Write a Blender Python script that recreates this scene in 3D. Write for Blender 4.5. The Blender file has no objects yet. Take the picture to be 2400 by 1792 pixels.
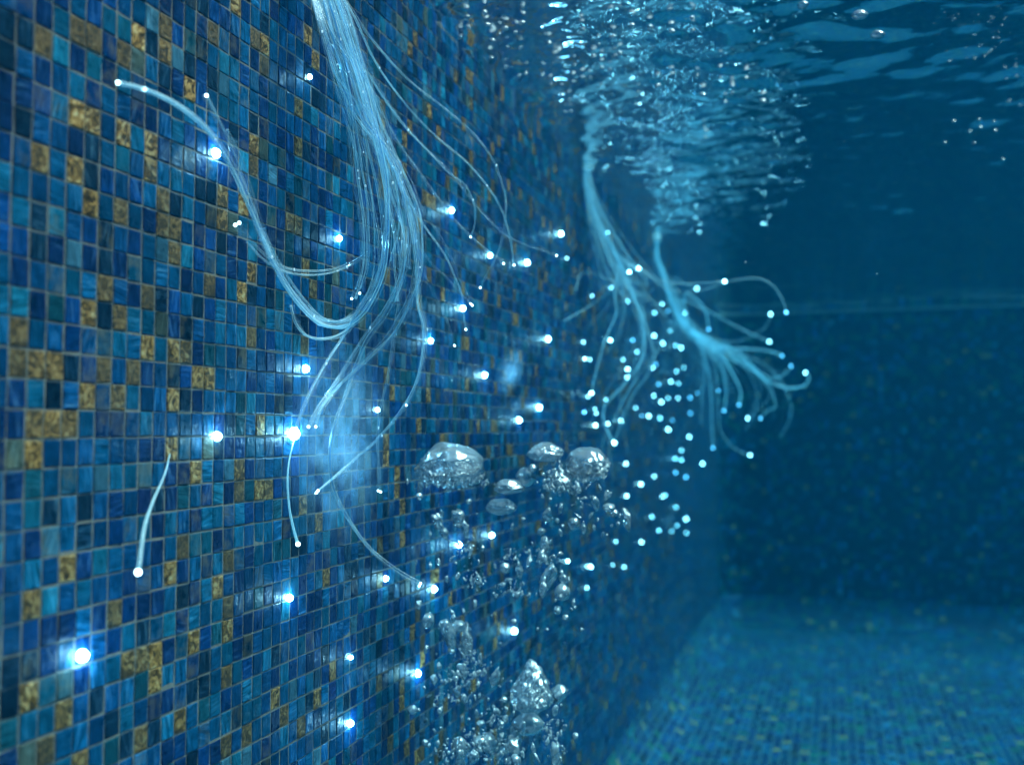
import bpy, bmesh, math, random
import numpy as np
from mathutils import Vector, Matrix, noise as mnoise

random.seed(11)
rng = np.random.default_rng(5)
D = bpy.data
scene = bpy.context.scene
C = scene.collection

# ------------------------------------------------------------------ the pool, in metres
WATER_Z = 1.70
END_Y = 5.60
COVE = 0.145
PITCH = 0.0212
PY, PZ = 0.0191, 0.0236          # tiles of the long wall stand a little taller than wide
CAM = Vector((0.60, 0.0, 1.05))
YAW, TILT = math.radians(17.9), math.radians(2.6)
F = 1239.0                       # focal length in preview pixels (1275 wide)

Rz = Matrix.Rotation(YAW, 3, 'Z') @ Matrix.Rotation(math.pi / 2 + TILT, 3, 'X')

def ray(px, py):
    return Rz @ Vector(((px - 637.5) / F, -(py - 476) / F, -1.0))   # length along view axis = 1

def at(px, py, depth):
    return CAM + ray(px, py) * depth

def wall_depth(px, py, off=0.0):
    d = ray(px, py)
    return (off - CAM.x) / d.x if d.x < -1e-4 else 99.0

def on_wall(px, py, off=0.0):
    return at(px, py, wall_depth(px, py, off))

def guard(px, py, depth, off=0.012):
    return at(px, py, min(depth, wall_depth(px, py, off)))

# ------------------------------------------------------------------ object helpers
def tag(o, label=None, cat=None, group=None, kind=None):
    if label: o['label'] = label
    if cat: o['category'] = cat
    if group: o['group'] = group
    if kind: o['kind'] = kind
    return o

def link(name, me, mat=None, parent=None):
    o = D.objects.new(name, me)
    C.objects.link(o)
    if mat is not None and me is not None and not me.materials:
        me.materials.append(mat)
    if parent is not None:
        o.parent = parent
        o.matrix_parent_inverse = Matrix.Identity(4)
    return o

def empty(name, loc):
    o = D.objects.new(name, None)
    o.empty_display_size = 0.02
    o.location = loc
    C.objects.link(o)
    return o

def np_mesh(name, V, Fq, smooth=False):
    V = np.asarray(V, np.float32); Fq = np.asarray(Fq, np.int32)
    me = D.meshes.new(name)
    me.vertices.add(len(V)); me.vertices.foreach_set('co', V.ravel())
    n = Fq.shape[1]
    me.loops.add(Fq.size); me.loops.foreach_set('vertex_index', Fq.ravel())
    me.polygons.add(len(Fq))
    me.polygons.foreach_set('loop_start', np.arange(0, Fq.size, n, dtype=np.int32))
    me.polygons.foreach_set('use_smooth', np.full(len(Fq), smooth, dtype=bool))
    me.update(calc_edges=True); me.validate()
    return me

# ------------------------------------------------------------------ node helpers
class NT:
    def __init__(s, name):
        s.m = D.materials.new(name); s.m.use_nodes = True
        s.t = s.m.node_tree; s.t.nodes.clear()
        s.out = s.t.nodes.new('ShaderNodeOutputMaterial')
    def n(s, kind, inputs=None, **props):
        nd = s.t.nodes.new('ShaderNode' + kind)
        for k, v in props.items(): setattr(nd, k, v)
        for k, v in (inputs or {}).items():
            sock = nd.inputs[k]
            if isinstance(v, bpy.types.NodeSocket): s.t.links.new(v, sock)
            else: sock.default_value = v
        return nd
    def math(s, op, a, b=0.0, c=None, clamp=False):
        d = {0: a, 1: b}
        if c is not None: d[2] = c
        return s.n('Math', d, operation=op, use_clamp=clamp).outputs[0]
    def vmath(s, op, a, b=(0, 0, 0), **k):
        return s.n('VectorMath', {0: a, 1: b}, operation=op).outputs[0]
    def mix(s, f, a, b, blend='MIX'):
        nd = s.n('Mix', data_type='RGBA', blend_type=blend, clamp_factor=True)
        for i, v in ((0, f), (6, a), (7, b)):
            if isinstance(v, bpy.types.NodeSocket): s.t.links.new(v, nd.inputs[i])
            else: nd.inputs[i].default_value = v
        return nd.outputs[2]
    def ramp(s, f, stops, interp='LINEAR'):
        nd = s.n('ValToRGB', {0: f}); cr = nd.color_ramp; cr.interpolation = interp
        while len(cr.elements) < len(stops): cr.elements.new(0.5)
        for e, (p, c) in zip(cr.elements, stops):
            e.position = p; e.color = (*c, 1)
        return nd.outputs[0]
    def surf(s, sh): s.t.links.new(sh, s.out.inputs['Surface'])
    def vol(s, sh): s.t.links.new(sh, s.out.inputs['Volume'])

PALETTE = [(0.00, (.004, .038, .140)), (0.18, (.003, .082, .232)), (0.40, (.003, .108, .258)),
           (0.58, (.005, .134, .268)), (0.69, (.010, .185, .315)), (0.73, (.005, .034, .076)),
           (0.81, (.007, .092, .140)), (0.85, (.003, .064, .240)), (0.95, (.060, .200, .300)),
           (0.972, (.014, .048, .180)), (0.983, (.080, .118, .100))]
GROUT = (.275, .285, .262)

# ------------------------------------------------------------------ glass mosaic of the long wall (attributes on real tiles)
def mosaic_material():
    M = NT('glass_mosaic')
    at_ = M.n('Attribute', attribute_name='tile')           # r,g,b: three random numbers per tile
    sep = M.n('SeparateColor', {0: at_.outputs['Color']})
    r1, r2, r3 = sep.outputs[0], sep.outputs[1], sep.outputs[2]
    gold = M.n('Attribute', attribute_name='gold').outputs['Fac']
    tex = M.n('TexCoord').outputs['Object']
    off = M.vmath('MULTIPLY', at_.outputs['Color'], (37., 53., 71.))
    p = M.vmath('ADD', tex, off)
    # poured-glass streaks: thin bands that lean a different way in every tile
    rot = M.n('VectorRotate', {'Vector': p, 'Axis': (1, 0, 0), 'Angle': M.math('ADD', M.math('MULTIPLY', M.math('SUBTRACT', r3, .5), .55), M.math('MULTIPLY', M.math('GREATER_THAN', M.math('FRACT', M.math('MULTIPLY', r3, 7.0)), .68), 1.5708))}, rotation_type='AXIS_ANGLE').outputs[0]
    st = M.n('Mapping', {'Vector': rot, 'Scale': (60., 330., 34.)}).outputs[0]
    streak = M.n('TexNoise', {'Vector': st, 'Scale': 1.0, 'Detail': 3.0, 'Roughness': .6, 'Distortion': .8}).outputs[0]
    cloud = M.n('TexNoise', {'Vector': p, 'Scale': 75.0, 'Detail': 2.0, 'Roughness': .6}).outputs[0]
    big = M.n('TexNoise', {'Vector': tex, 'Scale': 3.0, 'Detail': 2.0}).outputs[0]
    base = M.ramp(r1, PALETTE, 'CONSTANT')
    amp = M.math('MULTIPLY_ADD', r2, 3.2, .8)
    v = M.math('MULTIPLY_ADD', M.math('SUBTRACT', streak, .5), amp, 1.0)
    v = M.math('MAXIMUM', v, .12)
    v = M.math('MULTIPLY', v, M.math('MULTIPLY_ADD', cloud, 1.5, .25))
    v = M.math('MULTIPLY', v, M.math('MULTIPLY_ADD', big, .8, .6))
    v = M.math('MULTIPLY', v, M.math('MULTIPLY_ADD', r2, .7, .62))
    col = M.vmath('MULTIPLY', base, M.n('CombineXYZ', {0: v, 1: v, 2: v}).outputs[0])
    pale = M.ramp(streak, [(.56, (0, 0, 0)), (.70, (1, 1, 1))])
    col = M.mix(M.math('MULTIPLY', pale, M.math('MULTIPLY', r2, .45)), col, (.20, .42, .52, 1))
    olive = M.math('MULTIPLY', M.math('GREATER_THAN', r3, .86), M.ramp(cloud, [(.42, (0, 0, 0)), (.68, (1, 1, 1))]))
    col = M.mix(M.math('MULTIPLY', olive, .55), col, (.17, .145, .07, 1))
    # gold-leaf tiles
    foil = M.n('TexNoise', {'Vector': p, 'Scale': 95.0, 'Detail': 4.0, 'Roughness': .62, 'Distortion': 1.8}).outputs[0]
    gcol = M.ramp(foil, [(.34, (.040, .026, .010)), (.47, (.22, .120, .036)), (.56, (.80, .43, .12)), (.66, (1.0, .80, .40))])
    gdim = M.mix(M.math('MULTIPLY', M.math('POWER', r2, .8), .85), gcol, (.085, .078, .055, 1))
    isgold = M.math('GREATER_THAN', gold, .25)
    isgrout = M.math('LESS_THAN', gold, -.25)
    col = M.mix(isgold, col, gdim)
    gr = M.n('TexNoise', {'Vector': tex, 'Scale': 260.0, 'Detail': 2.0}).outputs[0]
    gcol2 = M.mix(gr, (GROUT[0] * .55, GROUT[1] * .55, GROUT[2] * .55, 1), (GROUT[0] * 1.3, GROUT[1] * 1.3, GROUT[2] * 1.3, 1))
    col = M.mix(isgrout, col, gcol2)
    rough = M.math('MULTIPLY_ADD', cloud, .22, .20)
    rough = M.math('ADD', rough, M.math('MULTIPLY', isgold, .16))
    rough = M.math('MAXIMUM', rough, M.math('MULTIPLY', isgrout, .8))
    wav = M.n('TexNoise', {'Vector': p, 'Scale': 110.0, 'Detail': 3.0, 'Roughness': .55, 'Distortion': .5}).outputs[0]
    hgt = M.math('ADD', M.math('MULTIPLY', wav, 1.0), M.math('MULTIPLY', M.math('MULTIPLY', foil, isgold), 1.1))
    hgt = M.math('ADD', hgt, M.math('MULTIPLY', streak, .45))
    bump = M.n('Bump', {'Height': hgt, 'Strength': .42, 'Distance': .0035}).outputs[0]
    bs = M.n('BsdfPrincipled', {'Base Color': col, 'Roughness': rough, 'Normal': bump,
                                'Metallic': M.math('MULTIPLY', isgold, .3),
                                'Specular IOR Level': M.math('SUBTRACT', .18, M.math('MULTIPLY', isgrout, .15))})
    M.surf(bs.outputs[0])
    return M.m

# ------------------------------------------------------------------ the same mosaic as a UV pattern for floor and far walls
def uv_mosaic(name, gold_p=.06, gain=1.0, spread=2.9, low=.34, joint=.8):
    M = NT(name)
    uv = M.n('UVMap').outputs[0]
    fl = M.vmath('FLOOR', uv)
    wn = M.n('TexWhiteNoise', {'Vector': fl}, noise_dimensions='2D')
    sep = M.n('SeparateColor', {0: wn.outputs['Color']})
    r1, r2, r3 = sep.outputs[0], sep.outputs[1], sep.outputs[2]
    fr = M.n('SeparateXYZ', {0: M.vmath('FRACTION', uv)})
    def edge(s):
        return M.math('MINIMUM', s, M.math('SUBTRACT', 1.0, s))
    e = M.math('MINIMUM', edge(fr.outputs[0]), edge(fr.outputs[1]))
    grout = M.math('LESS_THAN', e, .075)
    base = M.ramp(r1, PALETTE, 'CONSTANT')
    p = M.vmath('ADD', uv, M.vmath('MULTIPLY', wn.outputs['Color'], (31., 47., 0.)))
    st = M.n('TexNoise', {'Vector': p, 'Scale': 2.2, 'Detail': 2.0}).outputs[0]
    big = M.n('TexNoise', {'Vector': uv, 'Scale': .045, 'Detail': 3.0}).outputs[0]
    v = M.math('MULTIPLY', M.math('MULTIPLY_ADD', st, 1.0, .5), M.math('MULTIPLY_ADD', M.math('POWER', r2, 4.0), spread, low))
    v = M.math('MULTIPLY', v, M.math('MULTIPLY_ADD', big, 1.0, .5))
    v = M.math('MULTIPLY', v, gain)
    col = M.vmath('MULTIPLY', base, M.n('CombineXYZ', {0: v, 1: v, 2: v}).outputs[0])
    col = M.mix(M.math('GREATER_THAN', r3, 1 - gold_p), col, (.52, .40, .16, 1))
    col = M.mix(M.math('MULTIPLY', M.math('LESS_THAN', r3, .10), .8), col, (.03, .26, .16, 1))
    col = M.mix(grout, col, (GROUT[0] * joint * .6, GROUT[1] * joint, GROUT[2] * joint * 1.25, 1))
    bump = M.n('Bump', {'Height': M.math('ADD', M.ramp(e, [(.03, (0, 0, 0)), (.10, (1, 1, 1))]), M.math('MULTIPLY', st, .5)), 'Strength': .3, 'Distance': .002}).outputs[0]
    bs = M.n('BsdfPrincipled', {'Base Color': col, 'Roughness': .42, 'Specular IOR Level': .25, 'Normal': bump})
    M.surf(bs.outputs[0])
    return M.m

MAT_WALL = mosaic_material()
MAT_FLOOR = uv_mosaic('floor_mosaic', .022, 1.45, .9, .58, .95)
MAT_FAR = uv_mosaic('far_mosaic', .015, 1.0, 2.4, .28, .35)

# gold tiles read off the photograph: (crop x0, y0) then crop pixels at 1.586 crop px per source px
GOLD_SRC = []
def crop_list(x0, y0, s, pts):
    return [((x0 + x / s) * .53125, (y0 + y / s) * .53125) for x, y in pts]
K = 1.586
GOLD_SRC += crop_list(0, 0, K, [(300,160),(470,160),(170,190),(622,60),(805,100),(720,300),(960,120),(1000,150),(1000,230),(1100,360),(1100,510),(935,650),(930,490),(585,580),(185,590),(545,640),(485,530),(815,750),(325,735),(440,780),(600,735),(648,850),(365,485),(310,460),(622,160),(520,100),(885,10),(900,720),(1075,840),(1105,865),(255,615),(650,920),(600,835),(820,830),(1165,190),(1140,120),(360,110)])
GOLD_SRC += crop_list(0, 600, K, [(55,250),(55,365),(125,365),(200,370),(325,180),(445,205),(385,100),(552,135),(785,105),(905,140),(940,72),(552,310),(655,320),(700,335),(390,385),(745,425),(785,430),(330,475),(445,480),(205,575),(265,670),(135,665),(130,780),(655,755),(745,835),(905,820),(980,600),(980,830),(945,300),(500,400),(640,490),(1010,890),(875,905),(1140,335),(1170,145),(1140,60),(1140,930)])
GOLD_SRC += crop_list(0, 1192, K, [(260,230),(120,365),(440,375),(650,240),(860,190),(825,285),(863,340),(863,425),(495,545),(545,530),(595,510),(590,605),(240,735),(175,865),(685,740),(535,810),(855,590),(1040,660),(1075,725),(1195,725),(1135,810),(930,870),(735,455),(100,680),(1225,240),(1175,50),(300,900),(850,905),(1230,575),(700,140)])

def build_wall():
    y0, y1, z0, z1 = -1.0, END_Y - COVE, COVE, 1.78
    ny, nz = int((y1 - y0) / PY), int((z1 - z0) / PZ) + 1
    gold = np.zeros((ny, nz))
    # beyond the part mapped by eye: random gold, more of it than near the camera
    yy = y0 + (np.arange(ny) + .5) * PY
    far = (yy > 1.25)
    rp = rng.random((ny, nz))
    gold[(rp < .075) & far[:, None]] = 1
    gold[(rp < .06) & (~far)[:, None] & (yy < .35)[:, None]] = 1
    for px, py in GOLD_SRC:
        w = on_wall(px, py)
        i, j = int((w.y - y0) / PY), int((w.z - z0) / PZ)
        if 0 <= i < ny and 0 <= j < nz: gold[i, j] = 1
    I, J = np.meshgrid(np.arange(ny), np.arange(nz), indexing='ij')
    I = I.ravel(); J = J.ravel(); N = len(I)
    # rows and columns are laid by hand: each wanders a little
    rowoff = np.cumsum(rng.normal(0, .00022, nz)); rowoff -= np.linspace(0, rowoff[-1], nz)
    cy = y0 + (I + .5) * PY + rng.normal(0, .00018, N) + .0006 * np.sin(J * .7 + I * .05)
    cz = z0 + (J + .5) * PZ + rng.normal(0, .00024, N) + rowoff[J] + .0007 * np.sin(I * .22) * np.sin(J * .4)
    hw = (PY * .5 - .00088) + rng.normal(0, .00012, N)
    hh = (PZ * .5 - .00085) + rng.normal(0, .00014, N)
    tilt_y = rng.normal(0, .016, N); tilt_z = rng.normal(0, .018, N)
    dep = rng.normal(0, .00025, N)
    V = np.zeros((N, 12, 3)); 
    corners = [(-1, -1), (1, -1), (1, 1), (-1, 1)]
    for k, (a, b) in enumerate(corners):
        wy = rng.normal(0, .00016, N); wz = rng.normal(0, .00018, N)
        for lev, (ins, x) in enumerate(((0.0, -.0016), (0.00012, -.0004), (.0009, 0.0))):
            dy = a * (hw - ins) + wy; dz = b * (hh - ins) + wz
            V[:, lev * 4 + k, 1] = cy + dy
            V[:, lev * 4 + k, 2] = cz + dz
            V[:, lev * 4 + k, 0] = x + dep + dy * tilt_y + dz * tilt_z
    V = V.reshape(-1, 3)
    quads = []
    for k in range(4):
        n = (k + 1) % 4
        quads.append((k, n, 4 + n, 4 + k)); quads.append((4 + k, 4 + n, 8 + n, 8 + k))
    quads.append((8, 9, 10, 11))
    Q = np.array(quads)
    Fq = (np.arange(N)[:, None, None] * 12 + Q[None]).reshape(-1, 4)
    # grout bed behind the tiles, slightly uneven
    gy = np.linspace(y0 - .02, y1 + .02, 420); gz = np.linspace(z0 - .001, z1 + .02, 100)
    GY, GZ = np.meshgrid(gy, gz, indexing='ij')
    GX = -.0011 + .0003 * np.sin(GY * 61) * np.sin(GZ * 83)
    GV = np.stack([GX, GY, GZ], -1).reshape(-1, 3)
    a = (np.arange(419)[:, None] * 100 + np.arange(99)[None]).ravel()
    GF = np.stack([a, a + 100, a + 101, a + 1], -1) + len(V)
    me = np_mesh('pool_wall', np.vstack([V, GV]), np.vstack([Fq, GF]))
    nf = len(me.polygons)
    t = np.zeros((nf, 4), np.float32); t[:, 3] = 1
    r = rng.random((N, 3))
    t[:N * 9, :3] = np.repeat(r, 9, axis=0)
    ca = me.attributes.new('tile', 'FLOAT_COLOR', 'FACE'); ca.data.foreach_set('color', t.ravel())
    g = np.full(nf, -1.0, np.float32); g[:N * 9] = np.repeat(gold[I, J], 9)
    ga = me.attributes.new('gold', 'FLOAT', 'FACE'); ga.data.foreach_set('value', g)
    o = link('pool_wall', me, MAT_WALL)
    return tag(o, 'long pool wall of small blue and gold glass mosaic tiles', 'pool wall')

build_wall()

def uv_grid(name, P, U, V_, mat, smooth=True, flip=False):
    n, m = P.shape[:2]
    a = (np.arange(n - 1)[:, None] * m + np.arange(m - 1)[None]).ravel()
    Fq = np.stack([a, a + m, a + m + 1, a + 1], -1)
    if flip: Fq = Fq[:, ::-1]
    me = np_mesh(name, P.reshape(-1, 3), Fq, smooth)
    uvl = me.uv_layers.new(name='UVMap')
    vi = np.zeros(len(me.loops), np.int32); me.loops.foreach_get('vertex_index', vi)
    uv = np.stack([U.ravel(), V_.ravel()], -1)[vi].astype(np.float32)
    uvl.data.foreach_set('uv', uv.ravel())
    return link(name, me, mat)

XR, YB = 7.5, -2.6
def prof(n_flat_a, L0, L1, cove0, cove1):
    """arc-length samples across the floor: (position, height, arc length)"""
    pts = []
    if cove0:
        for k in range(13):
            th = math.pi / 2 * k / 12
            pts.append((L0 + COVE * (1 - math.sin(math.pi / 2 - th) if False else 1 - math.cos(th)), COVE * (1 - math.sin(th))))
    else: pts.append((L0, 0))
    for k in range(1, 60): pts.append((L0 + (COVE if cove0 else 0) + (L1 - L0 - (COVE if cove0 else 0) - (COVE if cove1 else 0)) * k / 60, 0))
    if cove1:
        for k in range(13):
            th = math.pi / 2 * k / 12
            pts.append((L1 - COVE + COVE * math.sin(th), COVE * (1 - math.cos(th))))
    else: pts.append((L1, 0))
    s, out = 0, []
    for i, (p, h) in enumerate(pts):
        if i: s += math.hypot(p - pts[i - 1][0], h - pts[i - 1][1])
        out.append((p, h, s))
    return np.array(out)

px_ = prof(0, 0.0, XR, True, False); py_ = prof(0, YB, END_Y, False, True)
HX, HY = np.meshgrid(px_[:, 1], py_[:, 1], indexing='ij')
X, Y = np.meshgrid(px_[:, 0], py_[:, 0], indexing='ij')
# rounded inner corner where the two coves meet
qx = np.clip(COVE - X, 0, None); qy = np.clip(Y - (END_Y - COVE), 0, None)
q = np.sqrt(qx ** 2 + qy ** 2)
Hc = np.where(q < COVE, COVE - np.sqrt(np.clip(COVE ** 2 - q ** 2, 0, None)), COVE)
H = np.where((qx > 0) & (qy > 0), np.maximum(np.maximum(HX, HY), Hc), np.maximum(HX, HY))
U, W = np.meshgrid(px_[:, 2] / (PITCH * 1.4), py_[:, 2] / (PITCH * 1.4), indexing='ij')
floor_o = uv_grid('pool_floor', np.stack([X, Y, H], -1), U, W, MAT_FLOOR)
tag(floor_o, kind='structure')

def flat_wall(name, a, b, z0, z1, label):
    n = 24
    S = np.linspace(0, 1, n); Z = np.linspace(z0, z1, 8)
    SS, ZZ = np.meshgrid(S, Z, indexing='ij')
    P = np.stack([a[0] + (b[0] - a[0]) * SS, a[1] + (b[1] - a[1]) * SS, ZZ], -1)
    L = math.hypot(b[0] - a[0], b[1] - a[1])
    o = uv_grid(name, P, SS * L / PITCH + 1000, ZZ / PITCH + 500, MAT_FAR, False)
    return tag(o, label, 'pool wall')

def end_wall():
    pts = [(COVE * (1 - math.cos(t)), END_Y - COVE + COVE * math.sin(t)) for t in np.linspace(0, math.pi / 2, 14)]
    pts[0] = (-.001, pts[0][1])
    pts += [(x, END_Y) for x in np.linspace(COVE, XR, 30)[1:]]
    L = np.concatenate([[0], np.cumsum([math.dist(p, q) for p, q in zip(pts, pts[1:])])])
    Z = np.linspace(COVE - .03, 1.78, 8)
    P = np.array([[(x, y, z) for z in Z] for x, y in pts])
    UU, VV = np.meshgrid(L / (PITCH * 1.3) + 1000, Z / (PITCH * 1.3) + 500, indexing='ij')
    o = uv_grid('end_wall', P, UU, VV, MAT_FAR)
    tag(o, 'dark blue mosaic end wall closing the pool in the distance', 'pool wall')
    # added pale strip: paints the bright meniscus line where wall meets water
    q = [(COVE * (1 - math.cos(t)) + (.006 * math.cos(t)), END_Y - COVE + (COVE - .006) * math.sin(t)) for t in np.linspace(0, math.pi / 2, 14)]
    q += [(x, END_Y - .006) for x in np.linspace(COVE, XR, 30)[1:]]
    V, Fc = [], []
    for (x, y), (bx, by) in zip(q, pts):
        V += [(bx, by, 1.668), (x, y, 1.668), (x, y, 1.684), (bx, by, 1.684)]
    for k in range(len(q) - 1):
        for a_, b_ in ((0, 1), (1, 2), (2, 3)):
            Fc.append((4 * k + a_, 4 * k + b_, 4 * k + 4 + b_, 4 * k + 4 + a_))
    me = D.meshes.new('meniscus_line'); me.from_pydata(V, [], Fc); me.update()
    m_ = NT('meniscus_pale'); nz = m_.n('TexNoise', {'Scale': 9.0, 'Detail': 3.0}).outputs[0]
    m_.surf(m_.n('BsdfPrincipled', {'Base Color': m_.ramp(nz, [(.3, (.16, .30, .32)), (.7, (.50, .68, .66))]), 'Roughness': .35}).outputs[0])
    link('meniscus_line', me, m_.m, o)
end_wall()
flat_wall('side_wall', (XR, END_Y), (XR, YB), 0, 1.78, 'blue mosaic side wall opposite the fibre lights')
flat_wall('rear_wall', (XR, YB), (-.02, YB), 0, 1.78, 'blue mosaic wall at the near end of the pool')

# ------------------------------------------------------------------ the water: one closed body with a rippled top
def water_material():
    M = NT('pool_water')
    tex = M.n('TexCoord').outputs['Object']
    n1 = M.n('TexNoise', {'Vector': M.n('Mapping', {'Vector': tex, 'Scale': (26, 34, 26)}).outputs[0], 'Scale': 1.0, 'Detail': 2.0}).outputs[0]
    bump = M.n('Bump', {'Height': n1, 'Strength': .35, 'Distance': .004}).outputs[0]
    fr = M.n('Fresnel', {'IOR': 1.333, 'Normal': bump}).outputs[0]
    tr = M.n('BsdfTransparent', {'Color': (1, 1, 1, 1)}).outputs[0]
    gl = M.n('BsdfGlossy', {'Color': (1, 1, 1, 1), 'Roughness': 0.0, 'Normal': bump}).outputs[0]
    M.surf(M.n('MixShader', {0: fr, 1: tr, 2: gl}).outputs[0])
    ab = M.n('VolumeAbsorption', {'Color': (0.0, .755, .93, 1), 'Density': .37}).outputs[0]
    sc = M.n('VolumeScatter', {'Color': (.004, .48, 1.0, 1), 'Density': .058, 'Anisotropy': .3}).outputs[0]
    M.vol(M.n('AddShader', {0: ab, 1: sc}).outputs[0])
    return M.m

def build_water():
    xs = np.concatenate([np.arange(-.04, 1.3, .010), np.arange(1.3, XR + .06, .035)])
    ys = np.concatenate([np.arange(YB - .05, .9, .06), np.arange(.9, 4.2, .011), np.arange(4.2, END_Y + .06, .03)])
    XX, YY = np.meshgrid(xs, ys, indexing='ij')
    Zw = np.zeros_like(XX)
    def waves(n, lmin, lmax, slope, seed, aniso=None):
        r = np.random.default_rng(seed); out = np.zeros_like(XX)
        for _ in range(n):
            lam = lmin * (lmax / lmin) ** r.random()
            th = r.normal(aniso[0], aniso[1]) if aniso else r.random() * 2 * math.pi
            k = 2 * math.pi / lam
            ph = r.random() * 6.28
            wx = .04 * np.sin(YY * 5 + ph * 3); wy = .04 * np.sin(XX * 4 + ph)
            out += slope / k / math.sqrt(n) * np.sin(k * (math.cos(th) * (XX + wx) + math.sin(th) * (YY + wy)) + ph)
        return out
    churn = np.exp(-((XX - .22) / .27) ** 2) * np.clip((YY - .7) / .8, 0, 1) * np.clip((5.3 - YY) / 3.0, 0, 1)
    Zw += waves(26, .25, 1.2, .050, 1, (1.9, .7))
    Zw += waves(44, .05, .22, .115, 2, (1.7, .8))
    Zw += waves(44, .028, .10, .10, 3) * churn
    Zw = np.clip(Zw, -.06, .06)
    P = np.stack([XX, YY, WATER_Z + Zw], -1)
    n, m = XX.shape
    a = (np.arange(n - 1)[:, None] * m + np.arange(m - 1)[None]).ravel()
    Fq = np.stack([a, a + m, a + m + 1, a + 1], -1)
    per = list(range(0, m)) + [i * m + m - 1 for i in range(1, n)] + [(n - 1) * m + j for j in range(m - 2, -1, -1)] + [i * m for i in range(n - 2, 0, -1)]
    V = P.reshape(-1, 3)
    low = V[per].copy(); low[:, 2] = -.08
    b0 = len(V); L = len(per)
    side = np.array([(per[i], per[(i + 1) % L], b0 + (i + 1) % L, b0 + i) for i in range(L)])
    V = np.vstack([V, low])
    me = D.meshes.new('water')
    faces = [tuple(f) for f in Fq.tolist()] + [tuple(f) for f in side.tolist()] + [tuple(b0 + i for i in range(L))]
    me.from_pydata(V.tolist(), [], faces); me.update()
    bm = bmesh.new(); bm.from_mesh(me); bmesh.ops.recalc_face_normals(bm, faces=bm.faces); bm.to_mesh(me); bm.free()
    sm = np.zeros(len(me.polygons), bool); sm[:len(Fq)] = True
    me.polygons.foreach_set('use_smooth', sm)
    o = link('water', me, water_material())
    tag(o, kind='structure')
    def height(x, y):
        i = min(max(np.searchsorted(xs, x), 0), n - 1); j = min(max(np.searchsorted(ys, y), 0), m - 1)
        return float(P[i, j, 2])
    return o, height

water_o, water_height = build_water()

# ------------------------------------------------------------------ fibre strands
def strand_material(name, tint, emis, clear):
    M = NT(name)
    lw = M.n('LayerWeight', {'Blend': .42}).outputs['Facing']
    pr = M.n('BsdfPrincipled', {'Base Color': (*tint, 1), 'Roughness': .08, 'Specular IOR Level': 1.0, 'Coat Weight': .6, 'Coat Roughness': .03,
                                'Emission Color': (.22, .64, .84, 1), 'Emission Strength': emis}).outputs[0]
    tr = M.n('BsdfTransparent', {'Color': (.86, .95, 1, 1)}).outputs[0]
    tex = M.n('TexCoord').outputs['Object']
    nz = M.n('TexNoise', {'Vector': tex, 'Scale': 38.0, 'Detail': 3.0}).outputs[0]
    rnd = M.n('ObjectInfo').outputs['Random']
    M.t.links.new(M.math('MULTIPLY', M.math('MULTIPLY_ADD', M.math('POWER', rnd, 2.5), 2.2, .45), emis), pr.node.inputs['Emission Strength'])
    nz = M.math('ADD', nz, M.math('MULTIPLY', M.math('SUBTRACT', rnd, .5), .5))
    f = M.math('MULTIPLY_ADD', M.math('POWER', lw, 1.4), 1.1, M.math('MULTIPLY_ADD', nz, .5, 1 - clear - .32), clamp=True)
    M.surf(M.n('MixShader', {0: f, 1: tr, 2: pr}).outputs[0])
    return M.m

def glow_material(name, col, strength, sample=True):
    M = NT(name)
    M.surf(M.n('Emission', {'Color': (*col, 1), 'Strength': strength}).outputs[0])
    M.m.cycles.emission_sampling = 'FRONT' if sample else 'NONE'
    return M.m

MAT_STRAND = strand_material('fibre_plastic', (.80, .95, .98), .24, .95)
MAT_STRAND_FAR = strand_material('fibre_plastic_far', (.60, .88, .95), .36, .68)
MAT_GLOW = glow_material('light_white', (.50, .86, 1.0), 75.0)
MAT_GLOW_TIP = glow_material('light_tip', (.70, .92, 1.0), 12.0)
MAT_GLOW_FAR = glow_material('light_far', (.60, .92, 1.0), 30.0, False)
MAT_GLOW_MID = glow_material('light_mid', (.45, .85, 1.0), 12.0, False)
MAT_GLOW_DIM = glow_material('light_dim', (.22, .62, 1.0), 11.0, False)

MAT_STRAND_LIT = strand_material('fibre_plastic_lit', (.65, .90, .95), .60, .50)

def catmull(P, step):
    P = [Vector(p) for p in P]
    Q = [P[0] * 2 - P[1]] + P + [P[-1] * 2 - P[-2]]
    out = []
    for i in range(1, len(Q) - 2):
        p0, p1, p2, p3 = Q[i - 1], Q[i], Q[i + 1], Q[i + 2]
        n = max(2, int((p2 - p1).length / step))
        for k in range(n):
            t = k / n
            out.append(.5 * ((2 * p1) + (p2 - p0) * t + (2 * p0 - 5 * p1 + 4 * p2 - p3) * t * t + (3 * p1 - p0 - 3 * p2 + p3) * t ** 3))
    out.append(P[-1])
    return out

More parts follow.
